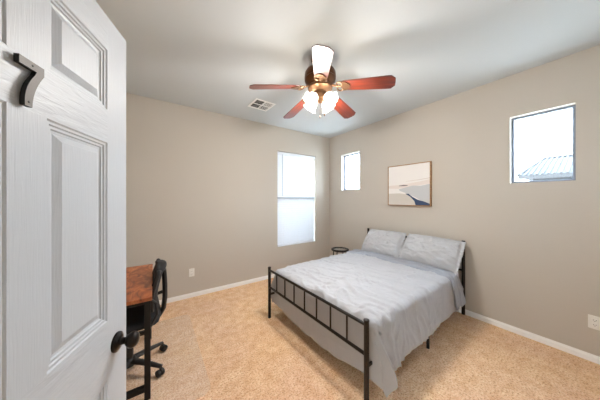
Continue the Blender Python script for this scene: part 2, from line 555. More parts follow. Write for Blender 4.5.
# the figure 7
M_num_face = mat('brushed_bronze_face', (84, 78, 72), 0.5, 0.2); add_bump(M_num_face, 0.15, 0.0005, (1, 1, 30), nscale=60)
M_num_side = mat('black_metal_edge', (18, 17, 16), 0.5, 0.3)
def seven():
    # outline in (x right, z up), width .066, height .105
    top = [(0.0, 0.105), (0.066, 0.105), (0.066, 0.086)]
    right = []; left = []
    n_ = 10
    for k in range(n_ + 1):
        t = k / n_
        cx = 0.066 - 0.033 * (1 - (1 - t) ** 1.9)
        right.append((cx, 0.086 - 0.086 * t))
        left.append((cx - 0.019 - 0.003 * math.sin(PI * t), 0.086 - 0.086 * t))
    left[0] = (0.0445, 0.087)
    out = top[:2] + right + left[::-1] + [(0.0, 0.087)]
    res = []
    for p in out:
        if not res or (abs(p[0] - res[-1][0]) + abs(p[1] - res[-1][1])) > 1e-4: res.append(p)
    return res
bm = bmesh.new()
Mx = Matrix.Translation((0.3455, 0, 1.610)) @ Matrix.Rotation(R(90), 4, 'X') @ Matrix.Diagonal((0.82, 0.93, 1, 1))
prism(bm, seven(), 0.004, 0.013, Mx, mi=1, mi_top=0)
num = finish('door_number', bm, [M_num_face, M_num_side], door)
num['label'] = 'dark metal figure 7 screwed to the door'
for sx, sz in ((0.034, 0.0965), (0.0235, 0.010)):
    bm = bmesh.new()
    lathe(bm, [(0.0022, 0.0), (0.0022, 0.0135), (0.001, 0.014)], 10, Matrix.Translation((0.3455 + 0.82 * sx, 0, 1.610 + 0.93 * sz)) @ Matrix.Rotation(R(90), 4, 'X'))
    finish('screw', bm, M_num_side, num, True, 40)

# ------------------------------------------------------------------ outlets
def outlet(loc, rz, label, w=0.071, hh=0.116):
    o = tag(empty('wall_outlet', loc, rz), label, 'outlet', 'wall outlets')
    bm = bmesh.new(); box(bm, -w / 2, w / 2, 0, 0.006, -hh / 2, hh / 2, 0.003, 2)
    finish('cover_plate', bm, M_plastic, o)
    for s in (-1, 1):
        bm = bmesh.new(); box(bm, -0.017, 0.017, 0.0055, 0.009, s * 0.0195 - 0.0145, s * 0.0195 + 0.0145, 0.005, 2)
        r = finish('socket', bm, M_plastic, o)
        bm = bmesh.new()
        for x, hh_ in ((-0.0065, 0.0045), (0.0065, 0.0035)):
            box(bm, x - 0.0012, x + 0.0012, 0.0088, 0.0094, s * 0.0195 + 0.002 - hh_, s * 0.0195 + 0.002 + hh_)
        lathe(bm, [(0.0026, 0.0), (0.0026, 0.0006)], 10, Matrix.Translation((0, 0.0088, s * 0.0195 - 0.0085)) @ Matrix.Rotation(R(-90), 4, 'X'))
        finish('slot', bm, M_dark, r)
    bm = bmesh.new(); lathe(bm, [(0.0028, 0), (0.0026, 0.0012), (0.001, 0.0016)], 10, Matrix.Translation((0, 0.0056, 0)) @ Matrix.Rotation(R(-90), 4, 'X'))
    finish('screw', bm, M_plastic, o)
    return o
outlet((0.447, YN, 0.355), R(180), 'small white outlet on the wall between the desk chair and the blind')
outlet((XE, 0.026, 0.345), R(90), 'white double outlet low on the wall below the square window')

# ------------------------------------------------------------------ ceiling vent
vent = tag(empty('ceiling_vent', (1.243, 2.73, ZC), R(1.5)), 'white square air vent in the ceiling beside the fan', 'vent')
bm = bmesh.new()
S = 0.148
for q in ((-S, S, -S, -S + 0.028), (-S, S, S - 0.028, S), (-S, -S + 0.028, -S + 0.028, S - 0.028), (S - 0.028, S, -S + 0.028, S - 0.028)):
    box(bm, q[0], q[1], q[2], q[3], -0.007, 0, 0.002, 1)
box(bm, -0.006, 0.006, -S + 0.028, S - 0.028, -0.006, 0)
box(bm, -S + 0.028, S - 0.028, -0.006, 0.006, -0.006, 0)
finish('frame', bm, M_white, vent)
bm = bmesh.new(); box(bm, -S + 0.02, S - 0.02, -S + 0.02, S - 0.02, -0.0012, -0.0002)
finish('duct_opening', bm, mat('dark_duct', (30, 27, 23), 0.9), vent)
bm = bmesh.new()
IN = S - 0.03
def louvre(cx, cy, along, length, tilt):
    Mx = Matrix.Translation((cx, cy, -0.0045)) @ (Matrix.Rotation(R(90), 4, 'Z') if along == 'y' else Matrix.Identity(4)) @ Matrix.Rotation(R(tilt), 4, 'X')
    box(bm, -length / 2, length / 2, -0.006, 0.006, -0.0006, 0.0006, M=Mx)
for qx, qy, al, tl in ((-1, 1, 'x', 24), (-1, -1, 'x', 24), (1, 1, 'y', -15), (1, -1, 'y', 10)):
    for k in range(5):
        p = 0.016 + k * (IN - 0.018) / 4.4
        if al == 'x': louvre(qx * (IN + 0.006) / 2, qy * p, 'x', IN - 0.008, tl)
        else: louvre(qx * p, qy * (IN + 0.006) / 2, 'y', IN - 0.008, tl)
finish('louvres', bm, M_white, vent)

# ------------------------------------------------------------------ ceiling fan
FX, FY = 1.280, 1.505
fan = tag(empty('ceiling_fan', (FX, FY, ZC)), 'ceiling fan with five cherry wood blades and lit glass shades', 'ceiling fan')
M_brass = mat('antique_copper', (112, 82, 58), 0.4, 0.7); add_bump(M_brass, 0.1, 0.001, nscale=80)
M_motor = mat('dark_bronze_motor', (92, 58, 34), 0.3, 0.7); add_bump(M_motor, 0.08, 0.001, nscale=60)
M_blade = mat('cherry_wood', (110, 30, 20), 0.4)
M_blade.node_tree.nodes['Principled BSDF'].inputs['Coat Weight'].default_value = 0.5
M_blade.node_tree.nodes['Principled BSDF'].inputs['Coat Roughness'].default_value = 0.32
add_noise_colour(M_blade, (66, 16, 7), (112, 42, 18), scale=(1.2, 22, 1), nscale=3.0, detail=5)
def fz(z): return z - ZC
bm = bmesh.new(); lathe(bm, [(0.085, 0), (0.088, -0.012), (0.080, -0.045), (0.050, -0.062), (0.024, -0.068), (0.02, -0.070)], 32)
finish('canopy', bm, M_motor, fan, True, 50)
bm = bmesh.new(); lathe(bm, [(0.019, -0.066), (0.019, -0.112)], 16)
finish('downrod', bm, M_motor, fan, True, 50)
bm = bmesh.new()
lathe(bm, [(0.028, -0.098), (0.060, -0.102), (0.105, -0.112), (0.134, -0.130), (0.145, -0.152), (0.147, -0.190), (0.142, -0.202), (0.146, -0.208), (0.143, -0.222), (0.128, -0.242), (0.116, -0.258), (0.112, -0.272)], 40)
finish('motor_housing', bm, M_motor, fan, True, 35)
bm = bmesh.new()
lathe(bm, [(0.112, -0.272), (0.116, -0.278), (0.112, -0.296), (0.085, -0.312), (0.060, -0.322), (0.054, -0.350), (0.060, -0.358), (0.060, -0.392), (0.044, -0.408), (0.020, -0.416), (0.006, -0.426)], 36)
fitter = finish('light_fitter', bm, M_brass, fan, True, 35)

def blade_outline():
    pts = []
    pr = [(0.205, 0.050), (0.225, 0.057), (0.40, 0.065), (0.58, 0.0725), (0.618, 0.0735), (0.650, 0.042)]
    pts = [(x, -w) for x, w in pr] + [(0.652, 0.0)] + [(x, w) for x, w in reversed(pr)]
    return pts
def iron():
    bm = bmesh.new()
    # scrolled bracket: neck, two rings and a heart plate
    pts = [(0.108, 0, 0.012), (0.135, 0, 0.006), (0.165, 0, -0.004), (0.19, 0, -0.007)]
    tube(bm, pts, [0.013, 0.012, 0.011, 0.010], 10, sx=0.6, sy=1.3)
    for s in (-1, 1):
        tube(bm, [(0.188 + 0.026 * math.cos(a), s * 0.027 + 0.026 * math.sin(a), -0.0075) for a in [2 * PI * k / 18 for k in range(18)]], 0.0065, 8, True)
    hp = []
    for k in range(24):
        a = 2 * PI * k / 24
        hp.append((0.232 + 0.040 * math.cos(a) * (1 + 0.2 * math.cos(a)), 0.050 * math.sin(a) * (1 - 0.25 * math.cos(a))))
    prism(bm, hp, -0.011, -0.004)
    for (x, y) in ((0.215, -0.028), (0.215, 0.028), (0.25, 0)):
        lathe(bm, [(0.006, -0.0135), (0.006, -0.0105)], 8, Matrix.Translation((x, y, 0)))
    return bm
bb = bmesh.new(); prism(bb, blade_outline(), -0.0032, 0.0032)
bmesh.ops.bevel(bb, geom=[e_ for e_ in bb.edges], offset=0.0012, segments=1, affect='EDGES')
blade0 = finish('blade', bb, M_blade, fan)
iron0 = finish('blade_iron', iron(), M_brass, blade0, True, 40)
HUBZ = fz(2.468)
YAW = 34.9
for i, a in enumerate((-93.8, -21.8, 50.2, 122.2, 194.2)):
    b_ = blade0 if i == 0 else copy_tree(blade0, fan)
    b_.location = (0, 0, HUBZ)
    b_.rotation_mode = 'QUATERNION'
    b_.rotation_quaternion = (Matrix.Rotation(R(a - YAW), 4, 'Z') @ Matrix.Rotation(R(7.5), 4, 'Y') @ Matrix.Rotation(R(-13.5), 4, 'X')).to_quaternion()

M_shade = bpy.data.materials.new('frosted_glass_shade'); M_shade.use_nodes = True
def shade_setup():
    n, l, b = nodes(M_shade)
    b.inputs['Base Color'].default_value = (0.95, 0.93, 0.88, 1); b.inputs['Roughness'].default_value = 0.35
    b.inputs['Emission Color'].default_value = (1.0, 0.93, 0.80, 1); b.inputs['Emission Strength'].default_value = 1.1
    tr = n.new('ShaderNodeBsdfTransparent'); tr.inputs['Color'].default_value = (1, 0.97, 0.92, 1)
    mx = n.new('ShaderNodeMixShader'); mx.inputs[0].default_value = 0.34
    l.new(b.outputs[0], mx.inputs[1]); l.new(tr.outputs[0], mx.inputs[2])
    l.new(mx.outputs[0], n['Material Output'].inputs[0])
shade_setup()
M_bulb = bpy.data.materials.new('glowing_bulb'); M_bulb.use_nodes = True
_b = M_bulb.node_tree.nodes['Principled BSDF']
_b.inputs['Emission Color'].default_value = (1.0, 0.9, 0.72, 1); _b.inputs['Emission Strength'].default_value = 12
for i, a in enumerate((-45, -135, 135, 45)):
    az = R(a - YAW)
    Mz = Matrix.Rotation(az, 4, 'Z')
    # arm from the fitter to the shade neck
    bm = bmesh.new()
    neck = Vector((0.066, 0, -0.374))
    tube(bm, [Mz @ Vector(p) for p in ((0.040, 0, -0.372), (0.050, 0, -0.373), (0.058, 0, -0.3735), neck)], 0.008, 10)
    axis_tilt = R(132)            # shade opens outwards and down
    Ms = Mz @ Matrix.Translation(neck) @ Matrix.Rotation(axis_tilt, 4, 'Y') @ Matrix.Scale(0.84, 4)
    lathe(bm, [(0.012, -0.014), (0.026, -0.010), (0.030, 0.006), (0.030, 0.014), (0.024, 0.018)], 20, Ms)
    arm = finish('lamp_arm', bm, M_brass, fan, True, 40)
    bm = bmesh.new()
    prof = [(0.026, 0.008), (0.036, 0.018), (0.050, 0.034), (0.058, 0.052), (0.058, 0.070), (0.060, 0.088), (0.068, 0.104), (0.078, 0.114)]
    inner = [(r - 0.003, z) for r, z in reversed(prof)]
    full = prof + inner
    np_ = len(prof)
    def wob(t, j, full=full):
        z = full[j][1]
        return 1 + 0.10 * smooth01((z - 0.06) / 0.05) * math.cos(6 * t)
    lathe(bm, full, 48, Ms, cap0=False, cap1=False, wob=wob)
    sh = finish('glass_shade', bm, M_shade, fan, True, 60)
    bm = bmesh.new()
    lathe(bm, [(0.010, 0.012), (0.012, 0.026), (0.020, 0.042), (0.025, 0.056), (0.022, 0.070), (0.012, 0.079), (0.002, 0.082)], 16, Ms)
    finish('bulb', bm, M_bulb, sh, True)
    ld = bpy.data.lights.new('fan_lamp', 'POINT')
    ld.energy = FAN_W; ld.color = FAN_COL; ld.shadow_soft_size = 0.035
    lo = bpy.data.objects.new('fan_lamp', ld); COL.objects.link(lo)
    lo.parent = fan
    lo.location = Ms @ Vector((0, 0, 0.105))
for (dx, L) in ((0.03, 0.10), (-0.025, 0.13)):
    bm = bmesh.new()
    tube(bm, [(dx, -0.03, -0.405), (dx, -0.03, -0.425 - L)], 0.0012, 6)
    lathe(bm, [(0.002, 0), (0.006, -0.008), (0.007, -0.016), (0.003, -0.024)], 10, Matrix.Translation((dx, -0.03, -0.425 - L)))
    finish('pull_chain', bm, M_brass, fan, True)

# unseen hall lamp, added as fill light from behind the camera
hl = tag(empty('hall_fill_light', (-1.25, -0.1, ZC)), 'round ceiling light added unseen in the hallway as fill', 'ceiling light')
bm = bmesh.new(); lathe(bm, [(0.15, 0), (0.15, -0.02), (0.13, -0.06), (0.08, -0.085), (0.01, -0.095)], 32)
finish('diffuser', bm, M_bulb, hl, True, 40)
ld = bpy.data.lights.new('hall_fill_lamp', 'AREA'); ld.shape = 'DISK'; ld.size = 0.35; ld.energy = HALL_W; ld.color = (0.80, 0.93, 1.0)
lo = bpy.data.objects.new('hall_fill_lamp', ld); COL.objects.link(lo); lo.location = (-1.25, -0.1, ZC - 0.11)

# ------------------------------------------------------------------ picture
pic = tag(empty('framed_picture', (XE, 1.642, 1.625), R(90)), 'abstract seascape print in thin oak frame above the bed', 'picture')
PW, PH = 0.318, 0.309
M_oak = mat('light_oak', (168, 128, 88), 0.5); add_noise_colour(M_oak, (150, 110, 74), (182, 142, 100), scale=(1, 1, 12), nscale=8)
bm = bmesh.new()
fw = 0.010
box(bm, -PW, -PW + fw, 0.002, 0.042, -PH, PH); box(bm, PW - fw, PW, 0.002, 0.042, -PH, PH)
box(bm, -PW + fw, PW - fw, 0.002, 0.042, -PH, -PH + fw); box(bm, -PW + fw, PW - fw, 0.002, 0.042, PH - fw, PH)
finish('frame', bm, M_oak, pic)
cols = [(232, 227, 222), (208, 192, 182), (196, 196, 196), (206, 198, 188), (64, 78, 104), (112, 104, 104), (224, 213, 205)]
ms = []
for i, c in enumerate(cols):
    m = mat('print_ink_%s' % ('cream', 'blush', 'grey', 'sand', 'navy', 'line', 'peach')[i], c, 0.85, spec=0.1)
    add_bump(m, 0.15, 0.001, nscale=150)
    ms.append(m)
bm = bmesh.new()
cw, ch = PW - fw - 0.001, PH - fw - 0.001
box(bm, -cw, cw, 0.004, 0.036, -ch, ch, mi=0)
def shape(pts, mi, d):
    # pts in 0..1 from the print's left/top as seen in the room
    vs = [bm.verts.new((cw - 2 * cw * u, 0.036 + d, ch - 2 * ch * v)) for u, v in pts]
    f = bm.faces.new(vs); f.material_index = mi
shape([(0, .50), (.3, .49), (.6, .455), (.8, .43), (1, .39), (1, .50), (.75, .52), (.5, .57), (.25, .585), (0, .57)], 6, 0.0003)
shape([(.28, .60), (.45, .56), (.62, .52), (.8, .535), (1, .50), (1, .99), (.86, .93), (.7, .82), (.5, .72), (.3, .64)], 2, 0.0004)
shape([(0, .71), (.3, .705), (.47, .73), (.56, .79), (.66, .9), (.7, 1.0), (0, 1.0)], 3, 0.0005)
shape([(.44, .715), (.52, .72), (.62, .80), (.74, .87), (.88, .91), (1, .96), (1, 1.0), (.69, 1.0), (.66, .90), (.56, .79)], 4, 0.0007)
shape([(.28, .507), (.40, .495), (.5, .505), (.5, .52), (.36, .522), (.28, .52)], 5, 0.0008)
shape([(.46, .405), (.75, .385), (1, .355), (1, .368), (.75, .395), (.46, .412)], 1, 0.0008)
canvas = finish('canvas', bm, ms, pic)
canvas['label'] = 'pale abstract seascape with a navy wedge'

# ------------------------------------------------------------------ chair mat
M_mat = bpy.data.materials.new('clear_ribbed_vinyl'); M_mat.use_nodes = True
def mat_setup():
    n, l, b = nodes(M_mat)
    b.inputs['Base Color'].default_value = lin((245, 240, 234)); b.inputs['Roughness'].default_value = 0.45
    tr = n.new('ShaderNodeBsdfTransparent'); tr.inputs['Color'].default_value = (1.0, 1.0, 1.0, 1)
    mx = n.new('ShaderNodeMixShader'); mx.inputs[0].default_value = 0.91
    l.new(b.outputs[0], mx.inputs[1]); l.new(tr.outputs[0], mx.inputs[2])
    l.new(mx.outputs[0], n['Material Output'].inputs[0])
mat_setup()
add_bump(M_mat, 0.3, 0.003, nscale=40)
bm = bmesh.new()
def rrect(x0, x1, y0, y1, r, n_=6):
    o = []
    for cx, cy, a0 in ((x1 - r, y0 + r, -90), (x1 - r, y1 - r, 0), (x0 + r, y1 - r, 90), (x0 + r, y0 + r, 180)):
        for k in range(n_ + 1):
            a = R(a0 + 90 * k / n_); o.append((cx + r * math.cos(a), cy + r * math.sin(a)))
    return o
prism(bm, rrect(-0.47, 0.352, 1.63, 2.90, 0.07), 0.0005, 0.006)
tag(finish('chair_mat', bm, M_mat), 'clear vinyl floor mat under the office chair', 'mat')

# ------------------------------------------------------------------ desk
M_rustic = mat('rustic_brown_wood', (150, 84, 46), 0.4)
def rustic():
    n, l, b = nodes(M_rustic)
    t = n.new('ShaderNodeTexCoord'); mp = n.new('ShaderNodeMapping'); mp.inputs['Scale'].default_value = (3.2, 1.4, 1)
    a = n.new('ShaderNodeTexNoise'); a.inputs['Scale'].default_value = 4.5; a.inputs['Detail'].default_value = 6; a.inputs['Distortion'].default_value = 1.4
    r = n.new('ShaderNodeValToRGB'); e = r.color_ramp.elements
    e[0].position = 0.30; e[0].color = lin((84, 40, 22)); e[1].position = 0.72; e[1].color = lin((206, 134, 82))
    k = e.new(0.48); k.color = lin((158, 84, 46))
    l.new(t.outputs['Object'], mp.inputs[0]); l.new(mp.outputs[0], a.inputs['Vector']); l.new(a.outputs['Fac'], r.inputs[0]); l.new(r.outputs[0], b.inputs['Base Color'])
rustic()
desk = tag(empty('desk', (-0.245, 2.2165, 0)), 'small desk with rustic brown top and black steel frame behind the open door', 'desk')
bm = bmesh.new(); box(bm, -0.235, 0.235, -0.4515, 0.4515, 0.718, 0.742, 0.002, 1)
finish('desktop', bm, M_rustic, desk)
def sq(bm, p, q, w=0.018):
    x0, x1 = min(p[0], q[0]) - w, max(p[0], q[0]) + w
    y0, y1 = min(p[1], q[1]) - w, max(p[1], q[1]) + w
    z0, z1 = min(p[2], q[2]) - w, max(p[2], q[2]) + w
    box(bm, x0, x1, y0, y1, z0, z1, 0.002, 1)
LX, LY, lw = 0.208, 0.385, 0.018
for sx in (-1, 1):
    for sy in (-1, 1):
        bm = bmesh.new(); sq(bm, (sx * LX, sy * LY, 0.0062 + lw), (sx * LX, sy * LY, 0.6998))
        finish('leg', bm, M_blackmetal, desk)
for nm, p, q in ([('end_rail', (-LX + 2 * lw, sy * LY, z), (LX - 2 * lw, sy * LY, z)) for sy in (-1, 1) for z in (0.085, 0.6998)] +
                 [('long_rail', (x, -LY + 2 * lw, z), (x, LY - 2 * lw, z)) for x, z in ((-LX, 0.6998), (LX, 0.6998), (-LX, 0.25))]):
    bm = bmesh.new(); sq(bm, p, q); finish(nm, bm, M_blackmetal, desk)

# ------------------------------------------------------------------ office chair (faces -X, towards the desk)
CZ = 0.006
chair = tag(empty('office_chair', (-0.165, 2.17, CZ)), 'black office chair on castors pushed under the desk', 'chair')
bm = bmesh.new()
lathe(bm, [(0.045, 0.075), (0.05, 0.085), (0.045, 0.125), (0.032, 0.135)], 20)
for k in range(5):
    a = R(33 + 72 * k)
    c, s = math.cos(a), math.sin(a)
    pts = [(0.03 * c, 0.03 * s, 0.110), (0.12 * c, 0.12 * s, 0.103), (0.21 * c, 0.21 * s, 0.090), (0.275 * c, 0.275 * s, 0.078)]
    tube(bm, pts, [0.026, 0.023, 0.019, 0.016], 10, sx=0.8, sy=1.0)
finish('star_base', bm, M_black, chair, True, 50)
for k in range(5):
    a = R(33 + 72 * k)
    Mz = Matrix.Rotation(a, 4, 'Z')
    bm = bmesh.new()
    Mc = Mz @ Matrix.Translation((0.272, 0, 0)) @ Matrix.Rotation(R(40 * k), 4, 'Z')
    for s in (-1, 1):
        lathe(bm, [(0.010, -0.010), (0.024, -0.010), (0.0265, -0.006), (0.0265, 0.006), (0.024, 0.010), (0.010, 0.010)], 18,
              Mc @ Matrix.Translation((0.012, s * 0.014, 0.0265)) @ Matrix.Rotation(R(90), 4, 'X'))
    box(bm, -0.012, 0.022, -0.005, 0.005, 0.030, 0.058, 0.004, 1, M=Mc)
    tube(bm, [Mc @ Vector((0, 0, 0.05)), Mc @ Vector((0, 0, 0.085))], 0.008, 8)
    finish('castor', bm, M_black, chair, True, 40)
bm = bmesh.new(); lathe(bm, [(0.030, 0.12), (0.030, 0.27), (0.024, 0.272), (0.018, 0.275), (0.018, 0.40)], 18)
finish('gas_lift', bm, M_black, chair, True, 40)
bm = bmesh.new(); box(bm, -0.10, 0.10, -0.07, 0.07, 0.385, 0.425, 0.012, 2)
tube(bm, [(0.02, 0.06, 0.405), (0.03, 0.15, 0.40), (0.03, 0.20, 0.395)], 0.006, 8)
finish('tilt_plate', bm, M_black, chair, True, 40)
# seat cushion
def cushion(bm, hx, hy, z0, z1, n_=18, dip=0.012):
    g = {}
    def edge(t): return max(0.0, 1 - abs(t) ** 6) ** 0.35
    for layer, zz, sgn in ((0, z0, -1), (1, z1, 1)):
        for i in range(n_ + 1):
            for j in range(n_ + 1):
                u, v = 2 * i / n_ - 1, 2 * j / n_ - 1
                # squircle remap
                x = u * math.sqrt(1 - 0.18 * v * v); y = v * math.sqrt(1 - 0.18 * u * u)
                hgt = edge(u) * edge(v)
                mid = (z0 + z1) / 2
                z = mid + (zz - mid) * hgt - (dip * (1 - u * u) * (1 - v * v) if layer else 0)
                g[layer, i, j] = bm.verts.new((x * hx, y * hy, z))
    for layer in (0, 1):
        for i in range(n_):
            for j in range(n_):
                bm.faces.new((g[layer, i, j], g[layer, i + 1, j], g[layer, i + 1, j + 1], g[layer, i, j + 1]))
    bmesh.ops.remove_doubles(bm, verts=bm.verts, dist=1e-4)
bm = bmesh.new(); cushion(bm, 0.235, 0.235, 0.422, 0.492)
bmesh.ops.translate(bm, vec=(-0.02, 0, 0), verts=bm.verts)
finish('seat', bm, M_mesh, chair, True)
# backrest: curved upholstered panel, seen edge-on
bm = bmesh.new()
prof = [(0.192, 0.520), (0.180, 0.570), (0.181, 0.630), (0.192, 0.695), (0.208, 0.760), (0.224, 0.820), (0.233, 0.862)]
rows = 26
def bprof(t):
    q = t * (len(prof) - 1); i = min(int(q), len(prof) - 2); f_ = q - i
    return prof[i][0] * (1 - f_) + prof[i + 1][0] * f_, prof[i][1] * (1 - f_) + prof[i + 1][1] * f_
NX = 16
front, back = [], []
for r_ in range(rows + 1):
    t = r_ / rows
    x, z = bprof(t)
    hw = 0.205 * (max(0.0, 1 - abs(2 * t - 1) ** 5)) ** 0.3 * (1.0 - 0.08 * t) + 0.02
    th = 0.018 + 0.022 * math.sin(PI * min(1, t * 1.0)) + 0.020 * math.exp(-((t - 0.93) / 0.09) ** 2)
    fr, bk = [], []
    for k in range(NX + 1):
        v = 2 * k / NX - 1
        cx = -0.028 * v * v
        rr = max(0.0, 1 - v ** 6) ** 0.5
        fr.append(bm.verts.new((x + cx - th * rr, hw * v, z))); bk.append(bm.verts.new((x + cx + (0.012 + 0.016 * math.exp(-((t - 0.93) / 0.09) ** 2)) * rr, hw * v, z)))
    front.append(fr); back.append(bk)
for L in (front, back):
    for r_ in range(rows):
        for k in range(NX):
            bm.faces.new((L[r_][k], L[r_][k + 1], L[r_ + 1][k + 1], L[r_ + 1][k]))
for r_ in range(rows):
    for k in (0, NX):
        bm.faces.new((front[r_][k], back[r_][k], back[r_ + 1][k], front[r_ + 1][k]))
for r_ in (0, rows):
    for k in range(NX):
        bm.faces.new((front[r_][k], front[r_][k + 1], back[r_][k + 1], back[r_][k]))
bmesh.ops.remove_doubles(bm, verts=bm.verts, dist=1e-5)
backrest = finish('backrest', bm, M_mesh, chair, True, 60)
# rounded frame round the backrest's edge
for s in (-1, 1):
    bm = bmesh.new()
    pts = []
    for r_ in range(2, rows - 1):
        t = r_ / rows
        x, z = bprof(t)
        hw = 0.205 * (max(0.0, 1 - abs(2 * t - 1) ** 5)) ** 0.3 * (1.0 - 0.08 * t) + 0.02
        pts.append((x - 0.030, s * (hw + 0.002), z))
    tube(bm, pts, [0.011 + 0.006 * math.exp(-((i_ / len(pts) - 1.0) / 0.12) ** 2) for i_ in range(len(pts))], 10)
    finish('back_frame', bm, M_black, backrest, True)
bm = bmesh.new()
tube(bm, [(0.236, 0, 0.80), (0.240, 0, 0.74), (0.244, 0, 0.66), (0.244, 0, 0.56), (0.234, 0, 0.47), (0.205, 0, 0.42), (0.14, 0, 0.402), (0.06, 0, 0.40)], 0.021, 12, sx=0.9, sy=1.7)
tube(bm, [(0.214, 0, 0.765), (0.224, 0, 0.762), (0.236, 0, 0.76)], 0.014, 10)
tube(bm, [(0.185, 0, 0.600), (0.210, 0, 0.605), (0.240, 0, 0.612)], 0.014, 10)
finish('back_support', bm, M_black, chair, True, 50)
for s in (-1, 1):
    bm = bmesh.new()
    y = s * 0.245
    loop = [(0.155, y, 0.475), (0.185, y, 0.535), (0.178, y, 0.62), (0.135, y, 0.668), (0.05, y, 0.675), (-0.06, y, 0.668), (-0.095, y, 0.645), (-0.08, y, 0.59), (-0.03, y, 0.50), (0.0, y, 0.44)]
    tube(bm, loop, 0.013, 10, sx=0.8, sy=1.2)
    tube(bm, [(0.0, y, 0.44), (0.0, y * 0.85, 0.412), (0.0, y * 0.4, 0.408)], 0.012, 10)
    tube(bm, [(0.155, y, 0.475), (0.13, y * 0.9, 0.425), (0.09, y * 0.3, 0.408)], 0.012, 10)
    finish('armrest', bm, M_black, chair, True, 50)

# ------------------------------------------------------------------ stool behind the bed
SX, SY = 2.79, 2.72
st = tag(empty('side_stool', (SX, SY, 0)), 'small round black stool in the corner behind the bed', 'stool')
SH = 0.505
bm = bmesh.new()
tube(bm, [(0.142 * math.cos(a), 0.142 * math.sin(a), SH - 0.012) for a in [2 * PI * k / 40 for k in range(40)]], 0.0185, 10, True)
finish('rim', bm, M_blackmetal, st, True)
bm = bmesh.new(); lathe(bm, [(0.136, SH - 0.016), (0.136, SH - 0.009)], 40)
finish('top', bm, mat('polished_grey_top', (200, 196, 190), 0.12, 0.9), st, True, 40)
for k in range(4):
    a = R(20 + 90 * k)
    bm = bmesh.new()
    tube(bm, [(0.125 * math.cos(a), 0.125 * math.sin(a), SH - 0.018), (0.165 * math.cos(a), 0.165 * math.sin(a), 0.0)], 0.0095, 10)
    finish('leg', bm, M_blackmetal, st, True, 40)
bm = bmesh.new()
tube(bm, [(0.150 * math.cos(a), 0.150 * math.sin(a), 0.19) for a in [2 * PI * k / 40 for k in range(40)]], 0.006, 8, True)
finish('foot_ring', bm, M_blackmetal, st, True)

# ------------------------------------------------------------------ bed (local: +X foot to head, -Y = near side)
BA = R(1.77)
BO = (1.154, 1.581, 0)
bed = tag(empty('bed_frame', BO, BA), 'dark metal bed frame with barred footboard', 'bed')
BL, BW = 1.945, 0.680
def post(x, y, h):
    bm = bmesh.new()
    lathe(bm, [(0.0175, 0.0), (0.0175, h - 0.012), (0.0195, h - 0.011), (0.0195, h - 0.002), (0.016, h), (0.004, h + 0.001)], 20, Matrix.Translation((x, y, 0)))
    return finish('post', bm, M_bed, bed, True, 40)
for y in (-BW, BW):
    post(0, y, 0.605); post(BL, y, 0.905)
def rails(name, x, zl, zu, n_, r=0.0125):
    bm = bmesh.new()
    for z in (zl, zu):
        tube(bm, [(x, -BW, z), (x, BW, z)], r, 12)
    finish(name, bm, M_bed, bed, True, 40)
    for k in range(n_):
        y = -BW + 2 * BW * (k + 1) / (n_ + 1)
        b2 = bmesh.new(); tube(b2, [(x, y, zl), (x, y, zu)], 0.0075, 10)
        finish('baluster', b2, M_bed, bed, True, 40)
rails('footboard_rail', 0, 0.365, 0.567, 7)
rails('headboard_rail', BL, 0.540, 0.850, 7)
for y in (-BW + 0.005, BW - 0.005):
    bm = bmesh.new(); box(bm, 0.015, BL - 0.015, y - 0.006, y + 0.006, 0.268, 0.292, 0.002, 1)
    finish('side_rail', bm, M_bed, bed)
bm = bmesh.new(); box(bm, 0.10, BL - 0.03, -0.015, 0.015, 0.245, 0.275, 0.002, 1)
for x in (0.10, BL - 0.03):
    tube(bm, [(x, -BW, 0.275), (x, BW, 0.275)], 0.012, 10)
finish('centre_rail', bm, M_bed, bed)
for k in range(11):
    x = 0.12 + k * 0.172
    bm = bmesh.new(); box(bm, x - 0.02, x + 0.02, -BW + 0.012, BW - 0.012, 0.276, 0.290, 0.002, 1)
    finish('slat', bm, M_bed, bed)
for x, y in ((0.96, -BW + 0.005), (0.96, BW - 0.005), (0.5, 0), (0.96, 0), (1.45, 0)):
    bm = bmesh.new(); tube(bm, [(x, y, 0.0), (x, y, 0.262 if y else 0.25)], 0.0135, 12)
    finish('leg', bm, M_bed, bed, True, 40)

# mattress
MZ0, MZ1 = 0.291, 0.535
bm = bmesh.new(); box(bm, 0.075, 1.920, -0.650, 0.650, MZ0, MZ1, 0.045, 5)
mt = finish('mattress', bm, M_sheet, None, True, 40)
mt.location = BO; mt.rotation_euler = (0, 0, BA)
tag(mt, 'mattress in a grey fitted sheet on the metal bed', 'mattress')

